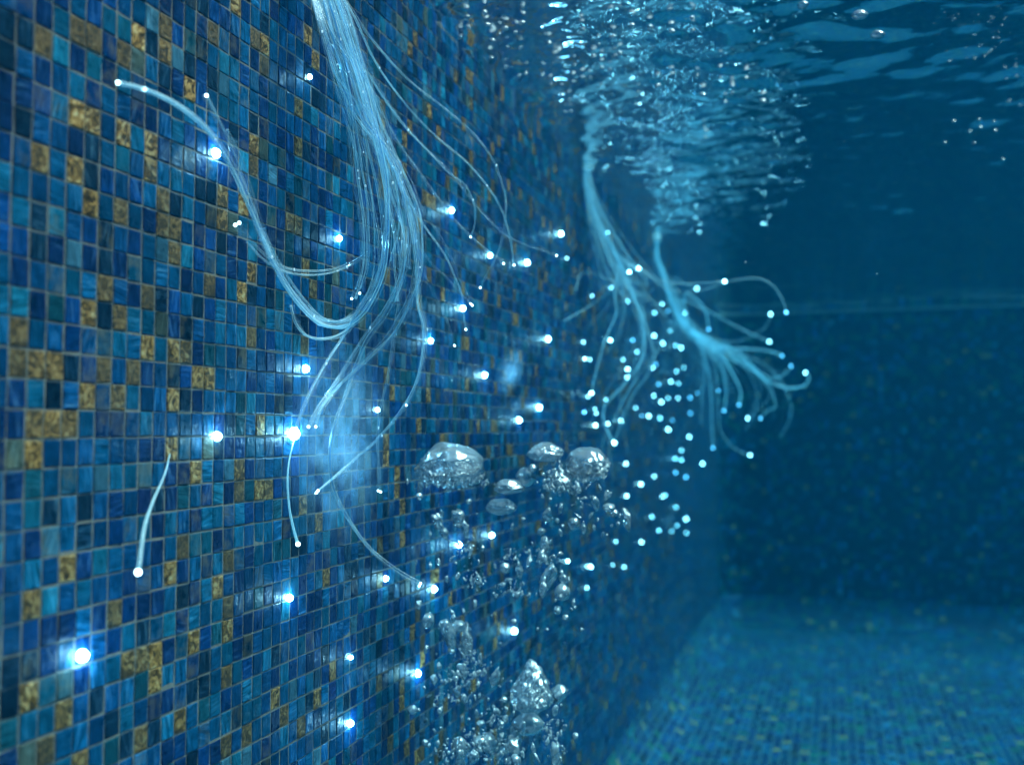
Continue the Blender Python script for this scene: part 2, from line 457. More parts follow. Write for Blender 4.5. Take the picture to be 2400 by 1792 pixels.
def tube(name, path, r0, r1, origin, sides=7):
    path = [p - origin for p in path]
    V, Fc = [], []
    up = Vector((1, 0, 0))
    n = len(path)
    for i, p in enumerate(path):
        t = (path[min(i + 1, n - 1)] - path[max(i - 1, 0)]).normalized()
        a = (up - t * up.dot(t))
        if a.length < 1e-4: a = t.orthogonal()
        a.normalize(); up = a; b = t.cross(a)
        r = r0 + (r1 - r0) * i / (n - 1)
        for k in range(sides):
            th = 2 * math.pi * k / sides
            V.append(p + a * math.cos(th) * r + b * math.sin(th) * r)
    for i in range(n - 1):
        for k in range(sides):
            k2 = (k + 1) % sides
            Fc.append((i * sides + k, i * sides + k2, (i + 1) * sides + k2, (i + 1) * sides + k))
    Fc.append(tuple(range(sides))[::-1]); Fc.append(tuple((n - 1) * sides + k for k in range(sides)))
    me = D.meshes.new(name); me.from_pydata([tuple(v) for v in V], [], Fc)
    me.polygons.foreach_set('use_smooth', [True] * (len(Fc) - 2) + [False, False]); me.update()
    return me

def dome_mesh(name, r, mat, stretch=1.0, sub=2):
    bm = bmesh.new(); bmesh.ops.create_icosphere(bm, subdivisions=sub, radius=r)
    for v in bm.verts: v.co.x *= stretch
    me = D.meshes.new(name); bm.to_mesh(me); bm.free()
    me.polygons.foreach_set('use_smooth', [True] * len(me.polygons)); me.materials.append(mat)
    return me

TIP_ME = dome_mesh('tip', .0014, MAT_GLOW_TIP)
TIP_FAR_ME = dome_mesh('tip', .0036, MAT_GLOW_FAR)
TIP_DIM_ME = dome_mesh('tip', .0034, MAT_GLOW_DIM)

_m = NT('bead_air'); _m.surf(_m.n('BsdfPrincipled', {'Base Color': (.9, .96, 1, 1), 'Roughness': .08, 'Specular IOR Level': 1.0, 'Emission Color': (.6, .85, 1, 1), 'Emission Strength': .5}).outputs[0])  # weak emission paints the glint of the air beads
BEAD_ME = dome_mesh('air_bead', .0012, _m.m)
def add_strand(root, pts, r=.0012, r1=None, mat=None, tip=None, step=.008, tipscale=1.0):
    """pts are world points; the strand becomes a part of root, its lit end a sub-part"""
    o3 = Vector(root.location)
    path = catmull(pts, step)
    me = tube('strand', path, r, r1 or r, o3)
    s = link('strand', me, mat or MAT_STRAND, root)
    if mat is None and len(path) > 20:
        for _ in range(random.choice((0, 0, 1, 1, 2))):
            k = random.randint(len(path) // 4, len(path) - 6)
            bd = link('air_bead', BEAD_ME, None, s)
            bd.location = path[k] - o3 + Vector((r, -r * .7, 0)); bd.scale = (random.uniform(.5, 1.1),) * 2 + (random.uniform(.7, 1.8),)
    if tip is not None:
        t = link('lit_tip', tip, None, s)
        t.location = path[-1] - o3
        t.scale = (tipscale,) * 3
    return s

def jit(pts, a):
    return [(x + random.gauss(0, a), y + random.gauss(0, a)) for x, y in pts]

# ---- near bundle, hung at the wall just out of the picture
def near_bundle():
    top = (372, -112)
    P0 = on_wall(*top, .02)
    root = empty('fibre_bundle', (P0.x, P0.y, WATER_Z))
    tag(root, 'large sharp bundle of pale glowing fibre strands hanging down the tile wall', 'fibre bundle', 'fibre optic bundles hanging from the waterline')
    def W(pts, base, grow=0.0):
        out = []; n = len(pts)
        for i, (x, y) in enumerate(pts):
            off = .015 + .05 * min(1, i / 3)
            d = min(base + grow * i / (n - 1), wall_depth(x, y, off))
            out.append(at(x, y, d))
        return out
    head = [(374, -112), (380, -60)]
    def env(y, t):
        L = np.interp(y, [-60, 0, 50, 100, 150, 200, 250, 300], [378, 388, 402, 415, 429, 440, 452, 468])
        R = np.interp(y, [-60, 0, 50, 100, 150, 200, 250, 300], [402, 430, 446, 461, 478, 494, 509, 520])
        return (L + (R - L) * t, y)
    def down(t, y_end, w=0.0):
        ph = random.random() * 6.28
        return head[:1] + [env(y, min(1, max(0, t + w * math.sin(ph + y / 60)))) for y in range(-60, y_end + 1, 50)]
    # strands traced one by one
    right = [
        ([(430,0),(459,44),(506,97),(556,137),(590,167),(613,198),(626,231),(630,261),(622,309),(598,358)], 1.30, .0013),
        ([(428,0),(444,27),(469,80),(506,131),(540,167),(580,201),(606,231),(625,262),(636,300),(640,330)], 1.34, .0012),
        ([(429,10),(456,77),(486,134),(526,181),(560,214),(586,248),(620,285),(650,303),(693,318)], 1.36, .0011),
        ([(427,5),(455,84),(496,148),(530,185),(560,216),(580,231),(591,258),(591,280),(586,295)], 1.30, .0011),
        ([(420,0),(455,100),(489,168),(516,208),(540,241),(560,268),(586,295),(612,316),(627,328)], 1.28, .0012),
        ([(415,10),(450,130),(476,220),(493,266),(513,293),(533,323),(553,343),(574,366),(588,380)], 1.26, .0012),
        ([(420,20),(462,130),(500,215),(530,266),(553,303),(570,340),(586,378)], 1.28, .0013),
        ([(415,20),(455,130),(492,215),(523,273),(553,316),(567,346),(575,366),(577,390),(580,410)], 1.27, .0011),
        ([(410,20),(455,140),(496,240),(518,300),(527,336),(540,366),(557,400),(566,430)], 1.26, .0011),
    ]
    for pts, dep, r in right:
        add_strand(root, W(head + pts, dep), r, r * .9, tip=TIP_ME)
        add_strand(root, W(head + [(x + 3.0, y + 1.2) for x, y in pts[:-1]] + [(pts[-1][0] + 1, pts[-1][1] - 3)], dep + .006), r * .7, r * .7) if random.random() < .3 else None
    loopA = [(450,100),(468,170),(478,220),(480,266),(476,320),(466,356),(446,387),(423,400),(399,397),(376,376),(352,343),(329,299),(312,248),(295,198),(278,161),(257,119)]
    loopB = [(452,100),(470,170),(480,220),(482,266),(479,322),(469,359),(449,391),(425,405),(397,402),(373,380),(349,347),(327,300),(309,255),(291,214),(275,186),(258,163),(235,141),(205,122),(175,110),(147,103)]
    tails = {
        'loopA': loopA, 'loopB': loopB,
        'loopC': [(470,130),(486,190),(491,240),(480,285),(462,308),(440,325),(410,337),(380,340),(350,335),(325,320),(305,298),(293,280)],
        'loopD': [(455,170),(470,240),(476,300),(472,335),(462,370),(443,400),(423,417),(399,423),(379,417),(367,400),(362,380)],
        'downA': [(470,180),(482,250),(480,310),(468,350),(446,387),(430,417),(406,453),(383,497),(369,533)],
        'downB': [(480,200),(500,270),(500,330),(483,376),(453,420),(419,474),(396,507),(384,531)],
        'downC': [(485,200),(508,270),(504,340),(480,393),(456,427),(440,465),(427,500),(418,522),(411,552),(410,585),(416,615),(432,648),(458,683),(490,710),(522,729)],
        'broad': [(495,210),(517,266),(522,300),(520,343),(510,376),(486,420),(453,453),(422,482),(402,505),(393,531)],
        'sweep': [(492,210),(512,270),(520,330),(522,376),(530,410),(523,464),(506,504),(473,544),(433,581),(394,613)],
        'drop': [(488,220),(500,290),(502,350),(493,417),(486,467),(476,514),(473,551),(473,581),(474,612)],
        'leftA': [(428,110),(434,159),(437,193),(444,243),(450,285),(450,319),(447,345),(438,372)],
        'leftB': [(436,130),(446,184),(450,218),(456,260),(458,319),(455,345),(448,365)],
    }
    base = {'loopA': 1.16, 'loopB': 1.15, 'loopC': 1.16, 'loopD': 1.17, 'downA': 1.15, 'downB': 1.16, 'downC': 1.17,
            'broad': 1.14, 'sweep': 1.18, 'drop': 1.2, 'leftA': 1.19, 'leftB': 1.19}
    many = {'loopA': 6, 'loopB': 4, 'loopC': 2, 'loopD': 2, 'downA': 4, 'downB': 4, 'downC': 3, 'broad': 8, 'sweep': 4, 'drop': 3, 'leftA': 4, 'leftB': 4}
    for k, pts in tails.items():
        yj = pts[0][1]
        for q in range(many[k]):
            t = random.random() if k[:4] != 'left' else random.uniform(0, .25)
            if k in ('broad', 'sweep', 'drop'): t = random.uniform(.3, 1)
            hd = [p for p in down(t, 250, .05) if p[1] < yj - 25]
            sc = {'broad': 5.0, 'leftA': 4, 'leftB': 4}.get(k, 2.6)
            dx, dy = random.gauss(0, sc), random.gauss(0, sc * .6)
            body = [(x + dx * (1 - .75 * (i / len(pts)) ** 1.5 if q == 0 else 1) + random.gauss(0, .5), y + dy + random.gauss(0, .5)) for i, (x, y) in enumerate(pts)]
            if q == 0: body[-1] = pts[-1]; body[-2] = pts[-2]
            elif k in ('loopA', 'loopB', 'downC', 'broad', 'sweep') and q % 2: body = body[:random.randint(len(body) // 2 + 1, len(body))]
            r = random.choice((.0008, .001, .0012, .0014, .0019))
            add_strand(root, W(hd + body, base[k] + random.gauss(0, .008)), r, r * .92, tip=TIP_ME if (q < 1 or random.random() < .2) and k != 'loopD' else None)
    # straight filler in the thick upper part
    for q in range(13):
        t = random.random() ** .8
        ye = random.choice([250, 300, 300])
        p = down(t, ye, .10)
        e = p[-1]
        p += [(e[0] + random.uniform(0, 9), e[1] + 45), (e[0] + random.uniform(-12, 12), e[1] + 85)][:random.randint(1, 2)]
        r = random.uniform(.0009, .0013)
        add_strand(root, W(p, 1.16 + random.gauss(0, .012)), r, r)
    me = collar_mesh(.026, .05)
    c = link('collar', me, MAT_COLLAR, root); c.location = (0, 0, .02)

def collar_mesh(r, h):
    bm = bmesh.new()
    prof_ = [(r * .86, -h * .5), (r, -h * .42), (r, h * .30), (r * .9, h * .5)]
    rings = []
    for rr, z in prof_:
        rings.append([bm.verts.new((rr * math.cos(a), rr * math.sin(a), z)) for a in [2 * math.pi * k / 24 for k in range(24)]])
    for A, B in zip(rings, rings[1:]):
        for k in range(24): bm.faces.new((A[k], A[(k + 1) % 24], B[(k + 1) % 24], B[k]))
    bm.faces.new(rings[0][::-1]); bm.faces.new(rings[-1])
    me = D.meshes.new('collar'); bm.to_mesh(me); bm.free()
    me.polygons.foreach_set('use_smooth', [len(p.vertices) == 4 for p in me.polygons])
    return me
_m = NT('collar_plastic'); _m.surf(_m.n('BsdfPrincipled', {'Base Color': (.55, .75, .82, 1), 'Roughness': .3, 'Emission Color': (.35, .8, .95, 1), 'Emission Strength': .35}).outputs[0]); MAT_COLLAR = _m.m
near_bundle()

# ---- two far bundles
def far_bundle(top, stem, fans, singles, depth, label, n, spread):
    P0 = guard(*top, depth, .03)
    root = empty('fibre_bundle', (P0.x, P0.y, WATER_Z))
    tag(root, label, 'fibre bundle', 'fibre optic bundles hanging from the waterline')
    def W(pts, dj=0):
        return [guard(x, y, depth + dj, .015) for x, y in pts]
    for q in range(n):
        f = random.choice(fans)
        d = random.gauss(0, .03)
        t = random.gauss(0, 1)
        body = [(x + t * spread[min(i, len(spread) - 1)] + random.gauss(0, .6), y + random.gauss(0, .8)) for i, (x, y) in enumerate(stem)]
        amt = random.uniform(.7, 1.15)
        sx, sy = stem[-1]
        o = random.gauss(0, 18), random.gauss(0, 13)
        tail = [(sx + (x - sx) * amt + o[0] * (i + 1) / len(f), sy + (y - sy) * amt + o[1] * (i + 1) / len(f)) for i, (x, y) in enumerate(f)]
        r = random.uniform(.0008, .0014)
        add_strand(root, [root.location + Vector((random.gauss(0, .005), random.gauss(0, .005), .004))] + W(body + tail, d), r, r * .8, MAT_STRAND_FAR, None, .02)
    for s in singles:
        pts, dim = s
        add_strand(root, [root.location + Vector((0, 0, .004))] + W(stem[:-1] + pts), .0018, .0018, MAT_STRAND_LIT, TIP_DIM_ME if dim else TIP_FAR_ME, .02)
    c = link('collar', collar_mesh(.013, .010), MAT_COLLAR, root); c.location = (0, 0, -.006)

A = lambda x, y: (664 + x * .335, 186 + y * .335)      # crop (1250,350) -> preview
B = lambda x, y: (664 + x * .335, 451.6 + y * .335)    # crop (1250,850) -> preview
a = lambda *p: [A(*q) for q in p]
b = lambda *p: [B(*q) for q in p]
far_bundle((733, 214), a((198, 85), (215, 170), (245, 260), (280, 340), (320, 420), (365, 500)),
    [a((390, 560), (395, 640), (380, 700)), a((430, 580), (445, 660), (440, 690)), a((330, 560), (310, 650), (265, 740)),
     a((420, 620), (400, 760), (330, 860), (260, 940)), a((400, 600), (440, 720), (460, 790), (420, 850), (370, 930)),
     a((300, 500), (325, 580), (290, 700), (240, 780)), a((410, 620), (400, 740), (330, 870)) , a((250, 480), (262, 560)), 
     a((395, 640), (380, 760), (300, 900)) + b((250, 200), (250, 330))],
    [(a((330, 400), (360, 430), (391, 442)), False), (a((320, 430), (340, 450), (357, 455)), False), (a((300, 520), (310, 600), (270, 700), (240, 800), (216, 905)), False),
     (a((390, 430), (450, 480), (540, 500), (640, 497), (711, 490)), False), (a((400, 450), (480, 510), (560, 530), (640, 520), (730, 490), (810, 478), (870, 490), (910, 530), (935, 580), (940, 605)), True),
     (a((400, 620), (410, 760), (340, 870)) + b((265, 160), (265, 230), (300, 295)), False),
     (a((430, 680), (450, 780), (410, 860)) + b((380, 100), (330, 210), (302, 298)), False)],
    2.50, 'pale blurred fibre bundle dropping from the waterline, nearer of the two far ones', 28, [2.0, 3.4, 6, 9, 12, 14])
far_bundle((818, 317), a((460, 390), (475, 440), (500, 510), (530, 590), (575, 660), (620, 705)),
    [a((640, 760), (660, 830), (662, 920)) + b((662, 180), (668, 310)), a((720, 740), (800, 780), (850, 840), (870, 900), (850, 1000)), a((740, 745), (830, 790), (880, 850), (900, 930), (860, 1010)),
     a((700, 800), (715, 880), (712, 960)), a((720, 790), (760, 850), (770, 930), (768, 980)), a((600, 780), (640, 850), (620, 930), (585, 1010)),
     a((640, 740), (655, 830), (660, 940)), a((760, 760), (850, 830), (930, 860), (1000, 850)), a((500, 640), (540, 760), (600, 830)),
     a((520, 640), (500, 740), (470, 840))],
    [(a((540, 560), (640, 595), (740, 650), (820, 690), (877, 714)), False), (a((650, 700), (740, 715), (820, 690), (870, 650), (882, 612)), False),
     (a((700, 740), (800, 800), (870, 860), (950, 885), (1010, 875), (1025, 845), (1011, 829)), False), (a((690, 730), (800, 740), (880, 750), (925, 766)), True),
     (a((740, 740), (830, 820), (890, 850), (940, 830), (958, 804)), True), (a((690, 760), (770, 800), (840, 850), (880, 900)) + b((870, 140), (797, 206)), False),
     (a((700, 760), (800, 810), (880, 880), (900, 960)) + b((880, 170), (844, 205)), True), (a((670, 790), (685, 900), (690, 1010)) + b((700, 260), (750, 320), (806, 343)), False),
     (a((640, 780), (660, 900)) + b((663, 200), (668, 316)), True), (a((690, 790), (715, 880)) + b((718, 120), (709, 177)), True),
     (a((700, 770), (750, 850)) + b((772, 110), (765, 156)), True), (a((520, 480), (560, 500), (608, 517)), False), (a((560, 540), (610, 560), (640, 600), (652, 668)), True)],
    3.60, 'pale blurred fibre bundle with curling arms reaching out toward the end wall', 28, [1.4, 2.4, 4, 5.5, 8, 11])

# ------------------------------------------------------------------ light points in the wall
STAR_ME = dome_mesh('light_point', .0044, MAT_GLOW, 1.1)
STAR_FAR_ME = dome_mesh('light_point', .0046, MAT_GLOW_FAR, 1.1)
STAR_MID_ME = dome_mesh('light_point', .0044, MAT_GLOW_MID, 1.1)
STAR_DIM_ME = dome_mesh('light_point', .0042, MAT_GLOW_DIM, 1.1)
STARS = [  # px, py, size, what sets it apart
 (385, 96, .75, 'glowing light point on the tiles just left of the large fibre bundle top'),
 (268, 191, 1.15, 'glowing light point on the tiles behind the high looping fibre'),
 (422, 297, .9, 'glowing light point between the small fibre loop and the hanging strands'),
 (380, 459, 1.1, 'bright light point on the tiles beneath the lowest fibre loop'),
 (270, 543, 1.05, 'bright light point alone on the tiles left of the hazy glow'),
 (365, 540, 1.7, 'brightest light point, at the edge of the hazy glow where strands end'),
 (360, 744, 1.0, 'glowing light point below the thin strand that ends by the haze'),
 (102, 816, 1.15, 'glowing light point at the lower outer edge of the tile wall'),
 (436, 900, 1.0, 'lowest light point on the tile wall beside the bubble plume'),
 (437, 818, .6, 'faint light point above the lowest one beside the bubble plume'),
 (562, 262, .95, 'light point behind the strand that swings out from the bundle'),
 (536, 424, .9, 'light point just below the tip of a short straight strand'),
 (470, 510, .7, 'small light point behind the fine strand hanging in the haze'),
 (610, 318, .9, 'light point where two outswinging strands cross on the wall'),
 (656, 327, 1.1, 'light point beyond the crossing tips of the outswinging strands'),
 (576, 384, 1.0, 'light point behind the paired strand tips above the wisp'),
 (480, 720, .9, 'light point beside the end of the long low sweeping strand'),
 (540, 733, 1.1, 'light point at the plume where the longest strand ends'),
 (520, 838, 1.1, 'light point at the edge of the lower bubble cluster'),
 (640, 785, 1.2, 'light point beside the tapering bubble in the lower plume'),
 (571, 678, 1.1, 'light point shining from behind the middle of the bubble plume'),
 (612, 666, 1.0, 'light point shining through bubbles beneath the two small caps'),
 (698, 291, 1.1, 'light point high on the blurred wall near the far bundles'),
 (682, 422, 1.1, 'light point between the drifting wisp and the far bundles'),
 (603, 467, 1.1, 'light point at the outer end of the drifting wisp'),
 (671, 507, 1.2, 'higher of the paired light points below the drifting wisp'),
 (646, 523, 1.1, 'lower of the paired light points below the drifting wisp'),
]
for px, py, s, lab in STARS:
    p = on_wall(px, py, .0004)
    o = link('light_point', STAR_ME)
    o.location = p; o.scale = (s,) * 3
    tag(o, lab, 'light point', 'light points on the tile wall')
    lm = D.lights.new('light_glow', 'POINT'); lm.energy = .05 * s ** 2 * (.9 if p.y < 1.6 else .45); lm.color = (.30, .70, 1.0); lm.shadow_soft_size = .012
    lo = D.objects.new('light_glow', lm); C.objects.link(lo); lo.parent = o; lo.location = (.014 / s, 0, 0)

FAR_A = [(289,513,0),(219,544,0),(351,563,0),(479,574,0),(450,607,0),(500,600,1),(565,608,0),(508,674,0),(449,692,0),(481,720,0),(529,728,0),(549,737,0),(286,709,0),(186,716,0),(369,708,1),(385,752,0),(333,780,0),(192,778,0),(210,780,0),(350,816,0),(349,846,0),(456,798,1),(443,811,0),(560,810,0),(532,824,0),(511,862,0),(539,869,0),(466,872,1),(270,929,0),(203,918,0),(448,915,0),(476,938,0),(501,923,0),(538,924,0),(583,922,1),(610,905,1),(687,896,1),(276,309,0),(125,404,0)]
FAR_B = [(229,171,0),(234,187,0),(231,232,0),(277,226,0),(327,214,0),(381,167,0),(403,197,1),(429,197,0),(471,205,0),(517,213,1),(501,247,0),(580,275,0),(551,325,0),(527,355,0),(550,360,0),(629,374,0),(344,374,0),(450,422,0),(400,450,0),(347,494,0),(480,497,0),(490,492,0),(530,536,0),(440,572,0),(568,580,0),(534,604,0),(467,622,0),(515,625,0),(569,631,0),(307,663,0),(402,665,0),(128,736,0),(200,755,0),(213,757,0),(295,750,0),(338,758,0),(199,835,0),(529,407,1),(568,424,1),(584,187,1),(190,183,1)]
for (f, L) in ((A, FAR_A), (B, FAR_B)):
    for x, y, dim in L:
        px, py = f(x, y)
        dpt = min(wall_depth(px, py, .002), 3.9)
        o = link('light_point', STAR_DIM_ME if dim else random.choice((STAR_FAR_ME, STAR_FAR_ME, STAR_MID_ME, STAR_MID_ME)))
        o.location = at(px, py, dpt)
        s = random.uniform(.50, .95) * (dpt / 3.2) ** .6
        o.scale = (s, s, s)
        tag(o, 'faint blue blurred light point among the far fibre bundles' if dim else 'white blurred light point in the cluster around the far fibre bundles', 'light point',
            'faint far light points' if dim else 'bright far light points')

# a single fibre that comes out of the wall low down
def lone(label, pts, offs, r):
    w = [on_wall(x, y, o) for (x, y), o in zip(pts, offs)]
    root = empty('fibre_strand', w[0]); tag(root, label, 'fibre strand')
    add_strand(root, w, .0005, r * 1.3, MAT_STRAND_LIT, TIP_ME, tipscale=1.9)
lone('short single fibre leaning out of the lower tiles with a bright tip', [(213, 558), (205, 590), (190, 625), (180, 655), (175, 690), (172, 712)], [-.004, .012, .03, .045, .055, .06], .0016)
lone('thin single fibre trailing down from the brightest light point', [(367, 545), (361, 568), (358, 595), (360, 630), (366, 660), (371, 677)], [.002, .012, .018, .022, .026, .03], .0013)

# ------------------------------------------------------------------ air bubbles
def bubble_material(name, white, small=False):
    M = NT(name)
    tex = M.n('TexCoord').outputs['Object']
    nz = M.n('TexNoise', {'Vector': tex, 'Scale': 1.8 if small else 2.4, 'Detail': 3.0, 'Roughness': .6}).outputs[0]
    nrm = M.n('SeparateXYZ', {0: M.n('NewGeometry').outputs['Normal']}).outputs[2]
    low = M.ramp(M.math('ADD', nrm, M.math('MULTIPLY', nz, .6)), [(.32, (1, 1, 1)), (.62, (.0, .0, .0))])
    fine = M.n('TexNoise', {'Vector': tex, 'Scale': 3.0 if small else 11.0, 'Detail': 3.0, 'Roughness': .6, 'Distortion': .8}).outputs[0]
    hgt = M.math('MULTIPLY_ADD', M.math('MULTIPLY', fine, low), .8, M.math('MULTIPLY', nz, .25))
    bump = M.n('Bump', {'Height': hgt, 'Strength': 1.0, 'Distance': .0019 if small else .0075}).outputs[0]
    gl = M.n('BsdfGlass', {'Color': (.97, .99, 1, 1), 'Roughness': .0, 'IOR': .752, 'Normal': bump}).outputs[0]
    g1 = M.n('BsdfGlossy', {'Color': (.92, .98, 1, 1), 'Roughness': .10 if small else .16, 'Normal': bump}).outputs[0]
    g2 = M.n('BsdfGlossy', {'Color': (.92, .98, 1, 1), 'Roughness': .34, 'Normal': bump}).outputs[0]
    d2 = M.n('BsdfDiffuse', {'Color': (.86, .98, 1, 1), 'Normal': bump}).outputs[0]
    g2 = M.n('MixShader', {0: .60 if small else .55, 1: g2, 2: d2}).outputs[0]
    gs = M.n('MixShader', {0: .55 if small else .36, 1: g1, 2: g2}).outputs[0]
    crown = M.math('ADD', M.math('MULTIPLY', nrm, .45), M.math('MULTIPLY', nz, .5))  # upward sides mixed whiter, painting the sky's reflection on the crown
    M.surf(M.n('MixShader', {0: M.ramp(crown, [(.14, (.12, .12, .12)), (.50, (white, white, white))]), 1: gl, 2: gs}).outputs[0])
    return M.m
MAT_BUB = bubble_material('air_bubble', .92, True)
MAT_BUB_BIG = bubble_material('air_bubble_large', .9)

_m = NT('froth_air'); _a = _m.n('BsdfGlossy', {'Color': (.97, .99, 1, 1), 'Roughness': .2}).outputs[0]; _b = _m.n('BsdfDiffuse', {'Color': (.93, .98, 1, 1)}).outputs[0]; _c = _m.n('BsdfGlass', {'IOR': .752, 'Roughness': .0}).outputs[0]
_m.surf(_m.n('MixShader', {0: .22, 1: _m.n('MixShader', {0: .60, 1: _a, 2: _b}).outputs[0], 2: _c}).outputs[0]); MAT_FROTH = _m.m

def lumpy(seed, kind, sub=4):
    bm = bmesh.new(); bmesh.ops.create_icosphere(bm, subdivisions=sub, radius=1.0)
    o = Vector((seed * 7.3, seed * 3.1, seed * 1.7))
    for v in bm.verts:
        p = v.co.normalized()
        n1 = mnoise.noise(p * 1.3 + o); n2 = mnoise.noise(p * 3.1 + o * 2); n3 = mnoise.noise(p * 8.0 + o)
        if kind == 'cap':          # smooth dome above, ragged torn skirt below
            low = max(0.0, min(1.0, (.22 - p.z - .35 * p.x + .5 * n2) / .5))
            n4 = mnoise.noise(p * 17.0 + o)
            r = 1 + .12 * n1 + low * (.20 * n2 + .14 * n3 + .07 * n4) + (1 - low) * .05 * n2
            z = p.z * r * (.85 if p.z > 0 else .42)
            if p.z < 0: z += .22 * low * mnoise.noise(p * 6 + o) + .10 * n4 * low - .05
            v.co = Vector((p.x * r, p.y * r * .95, z))
        elif kind == 'lens':
            r = 1 + .14 * n1 + .08 * n2 + .04 * n3
            v.co = Vector((p.x * r, p.y * r, p.z * r * (.55 if p.z > 0 else .4)))
        elif kind == 'cone':
            h = (p.z + 1) / 2
            r = (1.05 - .85 * h ** 1.1) + .10 * n1 + .13 * n2 + .07 * n3
            a = math.atan2(p.y, p.x); rr = math.hypot(p.x, p.y) ** .6
            v.co = Vector((math.cos(a) * rr * r, math.sin(a) * rr * r, p.z * (1.0 + .1 * n1) + .08 * n3))
        elif kind == 'shard':      # torn, vertically drawn-out scrap
            r = 1 + .45 * n1 + .35 * n2 + .12 * n3
            v.co = Vector((p.x * r * .7, p.y * r * .7, p.z * (1.15 + .5 * n1 + .35 * mnoise.noise(Vector((p.x * 5, p.y * 5, 0)) + o))))
        else:
            r = 1 + .16 * n1 + .07 * n2
            v.co = Vector((p.x * r, p.y * r, p.z * r * .82))
    me = D.meshes.new('bubble'); bm.to_mesh(me); bm.free()
    me.polygons.foreach_set('use_smooth', [True] * len(me.polygons))
    return me

def px_size(w, depth): return w / F * depth / 2

DB = 1.36
BIG = [ # px,py,w,h,kind,label
 (562, 585, 80, 56, 'cap', 'largest domed air bubble at the top of the plume'),
 (679, 565, 45, 26, 'lens', 'flattened silvery bubble at the upper right of the plume'),
 (730, 582, 56, 44, 'cap', 'domed bubble with a bright white crown at the right of the plume'),
 (634, 607, 36, 20, 'lens', 'small flat cap bubble between the two large domes, upper of two'),
 (624, 632, 38, 21, 'lens', 'small flat cap bubble between the two large domes, lower of two'),
 (662, 853, 62, 66, 'cone', 'big crumpled cone shaped bubble low in the plume'),
 (581, 794, 19, 40, 'cone', 'narrow tapering bubble pointing up above the lower cluster'),
 (696, 598, 34, 24, 'shard', 'torn froth joining the two bubbles at the upper right of the plume'),
]
for i, (px, py, w, h, kind, lab) in enumerate(BIG):
    d = DB + (.02 * (i % 3))
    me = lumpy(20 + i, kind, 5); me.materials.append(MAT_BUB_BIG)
    o = link('bubble', me); o.location = at(px, py, d)
    zx = {'cap': .68, 'lens': .5, 'cone': 1.05, 'shard': 1.0}[kind]
    o.scale = (px_size(w, d), px_size(w, d), px_size(h, d) / zx)
    o.rotation_euler = (0, 0, 1.3 * i)
    tag(o, lab, 'bubble', 'large air bubbles')

small = [lumpy(i, 'shard' if i % 3 else 'round', 3) for i in range(9)]
for m in small: m.materials.append(MAT_BUB)
smallG = crop_list(900, 1000, 2.115, [(175,345),(285,430),(265,470),(230,530),(295,520),(345,430),(370,455),(400,500),(460,430),(480,520),(420,370),(325,565),(370,580),(440,590),(490,600),(385,620),(425,640),(470,670),(160,675),(270,670),(230,685),(310,755),(365,740),(325,825),(170,880),(450,875),(395,915),(340,925),(420,790),(470,760),(490,780),(550,690),(600,700),(610,640),(650,650),(670,710),(550,475),(635,495),(690,455),(735,575),(700,595),(780,520),(800,600),(720,660),(780,640),(800,660),(830,680),(590,780),(545,825),(620,760),(660,830),(685,835),(740,795),(790,795),(815,745),(755,830),(700,250),(735,205),(790,235),(830,270),(860,250),(890,300),(920,300),(975,370),(970,450),(940,480),(910,500),(875,525),(885,490),(855,390),(825,360),(810,440),(835,455),(860,465),(875,405),(1050,380),(1025,440),(1040,500),(1060,460),(990,500),(1115,400),(1140,430),(1170,440),(1130,490),(1160,480),(1205,460),(1085,535),(1105,535),(1210,537),(1070,300),(1120,335),(1100,340),(880,720),(890,755),(915,755),(885,820),(850,860),(860,910),(900,945),(940,870),(930,905),(945,895),(805,570),(825,575),(180,300),(210,290),(320,300),(370,310),(510,270),(500,290),(1000,270),(960,300)])
smallH = crop_list(920, 1400, 2.428, [(150,40),(470,35),(340,90),(405,85),(345,120),(200,130),(265,165),(365,165),(320,210),(565,105),(690,135),(615,265),(825,180),(880,180),(980,115),(940,70),(1075,180),(980,255),(190,295),(250,320),(340,305),(500,355),(560,370),(265,390),(235,465),(360,460),(400,420),(460,440),(520,430),(585,450),(490,490),(255,575),(320,560),(365,540),(405,575),(470,570),(115,640),(150,638),(270,640),(190,700),(240,760),(275,740),(325,715),(395,690),(435,690),(480,660),(500,715),(545,580),(635,580),(410,750),(430,780),(185,825),(205,840),(245,873),(310,820),(380,800),(385,850),(430,850),(470,900),(530,920),(560,880),(345,890),(320,880),(375,895),(380,930),(215,935),(310,940),(455,905),(640,870),(690,860),(700,930),(660,930),(745,890),(800,860),(820,910),(925,890),(945,935),(965,850),(940,555),(960,610),(1040,785),(835,765),(810,730),(690,660),(600,650),(620,720),(770,720),(740,740),(925,640),(430,350),(450,330),(410,330),(500,820),(470,800),(520,850),(540,830),(660,790),(700,780),(740,770),(880,720),(940,710),(900,790),(880,820),(640,690),(580,640),(330,470),(300,480),(430,500),(450,540),(400,470)])
def put_bubble(p, w, label, group, h=None, mesh=None):
    o = link('bubble', mesh or random.choice(small))
    o.location = p
    sx = w * random.uniform(.75, 1.2)
    o.scale = (sx, sx, h or w * random.uniform(.8, 1.5))
    o.rotation_euler = (random.gauss(0, .25), random.gauss(0, .25), random.random() * 6.28)
    return tag(o, label, 'bubble', group)
for L, lab, grp, wm in ((smallG, 'small torn air bubble in the upper plume below the domed bubbles', 'small bubbles of the upper plume', 3.3), (smallH, 'small frothy air bubble in the dense lower plume by the wall', 'small bubbles of the lower plume', 4.0)):
    for px, py in L:
        d = DB + random.gauss(0, .05)
        w = wm * math.exp(random.gauss(-.05, .58))
        put_bubble(at(px, py, d), w / F * d, lab, grp)

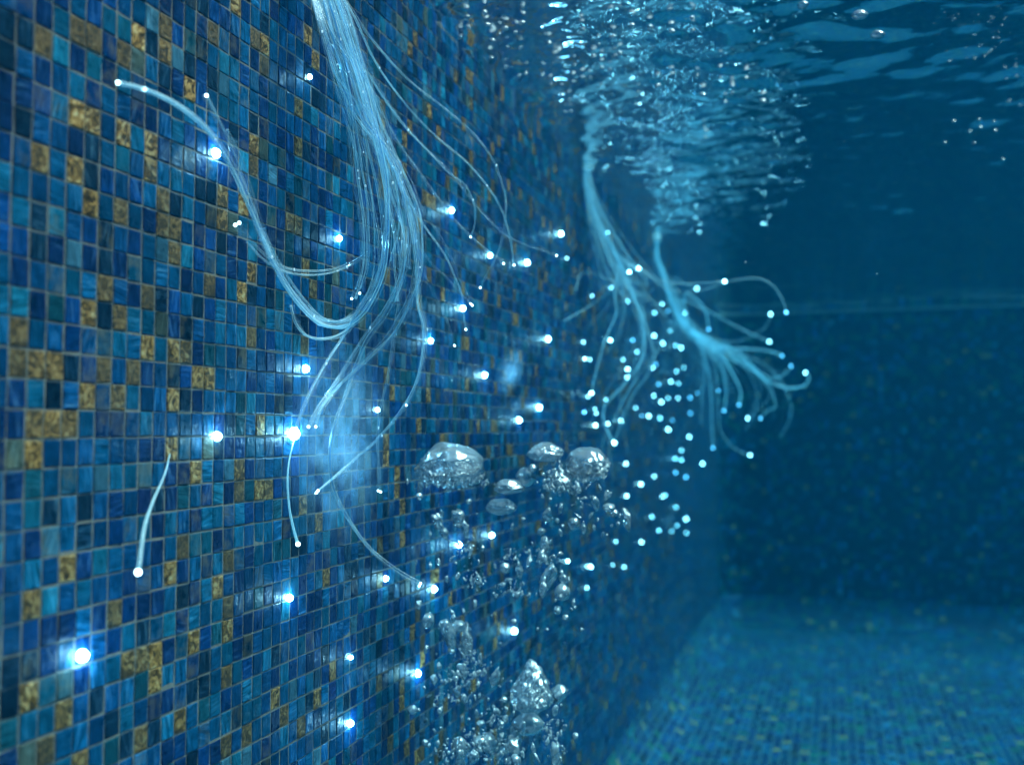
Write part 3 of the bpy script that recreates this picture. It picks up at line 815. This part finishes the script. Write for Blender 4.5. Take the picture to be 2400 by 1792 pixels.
# fine froth nobody could count: one object
def froth(centres, label):
    bm = bmesh.new()
    for (px, py, w, h, n) in centres:
        for _ in range(int(n * 1.7)):
            q = at(px + random.gauss(0, w / 2.6), py + random.gauss(0, h / 2.6), DB + random.gauss(.01, .03))
            r = random.uniform(.0006, .0012) if random.random() < .6 else random.uniform(.0012, .0026)
            g = bmesh.ops.create_icosphere(bm, subdivisions=2, radius=1.0)['verts']
            sx, sz, tw = r * random.uniform(.6, 1.1), r * random.uniform(.9, 1.9), random.gauss(0, .4)
            for v in g:
                c = v.co * (1 + .55 * mnoise.noise(v.co * 1.5 + q * 90) + .25 * mnoise.noise(v.co * 3.5 + q * 50))
                v.co = Vector((c.x * sx + c.z * sz * math.sin(tw), c.y * sx, c.z * sz * math.cos(tw))) + q
    me = D.meshes.new('froth'); bm.to_mesh(me); bm.free()
    me.polygons.foreach_set('use_smooth', [True] * len(me.polygons))
    o = link('froth', me, MAT_FROTH)
    tag(o, label, 'froth', kind='stuff')
Hc_ = lambda x, y: ((920 + x / 2.428) * .53125, (1400 + y / 2.428) * .53125)
Gc_ = lambda x, y: ((900 + x / 2.115) * .53125, (1000 + y / 2.115) * .53125)
froth([(*Hc_(430, 440), 46, 24, 60), (*Hc_(440, 330), 18, 22, 22), (*Hc_(790, 540), 46, 22, 34), (*Hc_(360, 560), 44, 14, 30), (*Hc_(600, 680), 30, 20, 24), (*Hc_(500, 830), 44, 26, 60), (*Hc_(680, 800), 34, 16, 36),
       (*Hc_(360, 880), 40, 20, 40), (*Hc_(660, 900), 36, 18, 34), (*Hc_(910, 740), 26, 34, 34), (*Hc_(930, 900), 16, 16, 14)], 'white froth churned between the bubbles of the lower plume')
froth([(*Gc_(330, 260), 66, 16, 46), (*Gc_(860, 240), 30, 30, 40), (*Gc_(900, 300), 40, 14, 30), (*Gc_(960, 370), 20, 20, 16), (*Gc_(400, 620), 24, 26, 16), (*Gc_(450, 750), 24, 20, 24), (*Gc_(620, 800), 30, 14, 22), (*Gc_(770, 640), 32, 16, 22), (*Gc_(620, 650), 22, 18, 14)], 'white froth trailing beneath the domed bubbles')

# bubbles gathered under the water surface
def under(px, py):
    d = ray(px, py); t = (WATER_Z - CAM.z) / d.z
    p = CAM + d * t
    p.z = water_height(p.x, p.y) - .009
    return p
small_round = [m for i, m in enumerate(small) if i % 3 == 0]
surf = crop_list(1000, 0, K, [(148,40),(155,85),(215,25),(225,75),(355,60),(290,88),(245,135),(125,125),(440,105),(455,152),(300,170),(350,175),(240,205),(295,240),(370,265),(430,265),(345,270),(460,290),(487,210),(475,215),(570,150),(550,230),(607,275),(650,240),(650,325),(500,335),(530,355),(515,400),(535,395),(700,198),(718,178),(580,95),(640,150),(690,120),(620,200),(545,285),(580,270),(680,250),(785,315),(780,370),(860,295),(1005,260),(1090,260),(1135,315),(1110,355),(1188,262),(1250,342),(830,85),(910,100),(910,258),(865,405),(1030,455),(1037,498),(1025,322),(330,100),(270,110),(760,80),(990,95),(985,60)])
for px, py in surf:
    p = under(px, py)
    if p.y > 3.6: continue
    s = random.uniform(.0022, .0048)
    put_bubble(p, s * 1.3, 'shiny bubble caught under the churned water surface above the plume', 'bubbles under the churned surface', s * .95, random.choice(small_round))
right = crop_list(1600, 0, K, [(1008,450),(1103,445),(1157,452),(1107,472),(1163,485),(975,530),(1082,532),(1068,490),(1255,393),(1190,592),(1213,375)])
for px, py in right:
    put_bubble(at(px, py, 1.9), .0032, 'tiny bubble in the loose cluster below the surface over deep water', 'tiny drifting bubbles over deep water', .003, random.choice(small_round))
for k, (px, py, s, lab) in enumerate([(1882, 13, .010, 'bright drop shaped bubble under the surface, first of three in a row'), (2015, 36, .014, 'largest bright bubble of three under the open surface'), (2057, 82, .012, 'bright bubble lowest of three under the open surface')]):
    p = at(px * .53125, py * .53125, 1.45)
    put_bubble(p, s * .8, lab, 'three bright bubbles', s * .6, small_round[k % 3])

# specks drifting in the open water
SPECK = dome_mesh('speck', 1.0, MAT_FROTH, 1.0, 1)
for k in range(34):
    px, py = random.uniform(880, 1270), random.uniform(150, 480)
    o = link('floating_speck', SPECK); o.location = at(px, py, random.uniform(1.3, 3.2)); o.scale = (random.uniform(.0006, .0016),) * 3
    tag(o, 'tiny pale speck drifting in the open dark water', 'speck', 'specks drifting in the open water')

# ------------------------------------------------------------------ milky wisps by the lights
def haze(name, px, py, off, rx, rz, ry, dens, label, tilt=0.0, scale=2.3):
    M = NT(name + '_volume')
    tex = M.n('TexCoord').outputs['Object']
    nz = M.n('TexNoise', {'Vector': tex, 'Scale': scale, 'Detail': 3.0, 'Roughness': .6, 'Distortion': 1.6}).outputs[0]
    ln = M.n('VectorMath', {0: tex}, operation='LENGTH').outputs['Value']
    fall = M.math('POWER', M.math('SUBTRACT', 1.0, ln, clamp=True), 1.6)
    d = M.math('MULTIPLY', M.math('MULTIPLY', M.ramp(nz, [(.43, (0, 0, 0)), (.64, (1, 1, 1))]), fall), dens)
    M.vol(M.n('VolumePrincipled', {'Color': (.55, .80, .95, 1), 'Density': d, 'Emission Color': (.13, .42, .72, 1), 'Emission Strength': M.math('MULTIPLY', d, 3.7)}).outputs[0])  # own emission stands in for light scattered from the nearby points
    bm = bmesh.new(); bmesh.ops.create_icosphere(bm, subdivisions=3, radius=1.0)
    me = D.meshes.new(name); bm.to_mesh(me); bm.free(); me.materials.append(M.m)
    o = link('haze', me); o.location = on_wall(px, py, off); o.scale = (rx, ry, rz)
    o.rotation_euler = (tilt, 0, 0)
    tag(o, label, 'haze', kind='stuff')
haze('haze', 424, 548, .034, .030, .150, .150, 13.0, 'milky glow drifting against the wall behind the lowest strand ends', .45, 3.0)
haze('haze', 636, 462, .03, .022, .042, .085, 24.0, 'thin milky wisp floating before the blurred tiles', .5)

# ------------------------------------------------------------------ light
SUN_EL, SUN_AZ = math.radians(57), math.radians(88)      # azimuth measured from +Y toward +X
w = D.worlds.new('World'); scene.world = w; w.use_nodes = True
nt = w.node_tree; nt.nodes.clear()
sky = nt.nodes.new('ShaderNodeTexSky'); sky.sky_type = 'NISHITA'; sky.sun_disc = False
sky.sun_elevation = SUN_EL; sky.sun_rotation = SUN_AZ
bg = nt.nodes.new('ShaderNodeBackground'); bg.inputs[1].default_value = .095
wo = nt.nodes.new('ShaderNodeOutputWorld')
nt.links.new(sky.outputs[0], bg.inputs[0]); nt.links.new(bg.outputs[0], wo.inputs[0])
sl = D.lights.new('sun', 'SUN'); sl.energy = 5.0; sl.angle = math.radians(38); sl.color = (1, .96, .88)
so = D.objects.new('sun', sl); C.objects.link(so)
dirv = Vector((math.sin(SUN_AZ) * math.cos(SUN_EL), math.cos(SUN_AZ) * math.cos(SUN_EL), math.sin(SUN_EL)))
so.rotation_euler = dirv.to_track_quat('Z', 'Y').to_euler(); so.location = (3, 2, 6)

# ------------------------------------------------------------------ camera
cam = D.cameras.new('camera'); co = D.objects.new('camera', cam); C.objects.link(co)
cam.sensor_width = 36; cam.lens = F / 1275 * 36; cam.clip_start = .02; cam.clip_end = 200
co.location = CAM; co.rotation_euler = Rz.to_euler()
cam.dof.use_dof = True; cam.dof.focus_distance = 1.17; cam.dof.aperture_fstop = 3.2
scene.camera = co

scene.view_settings.view_transform = 'Standard'; scene.view_settings.look = 'None'; scene.view_settings.exposure = 0
cy = scene.cycles
cy.use_denoising = True
cy.max_bounces = 6; cy.diffuse_bounces = 2; cy.glossy_bounces = 4; cy.transmission_bounces = 5;
cy.use_adaptive_sampling = True; cy.adaptive_threshold = .06; cy.adaptive_min_samples = 12; cy.volume_bounces = 0; cy.transparent_max_bounces = 24
cy.sample_clamp_indirect = 2.0; cy.sample_clamp_direct = 0.0
cy.caustics_reflective = False; cy.caustics_refractive = False
cy.volume_step_rate = 2.0; cy.volume_max_steps = 128
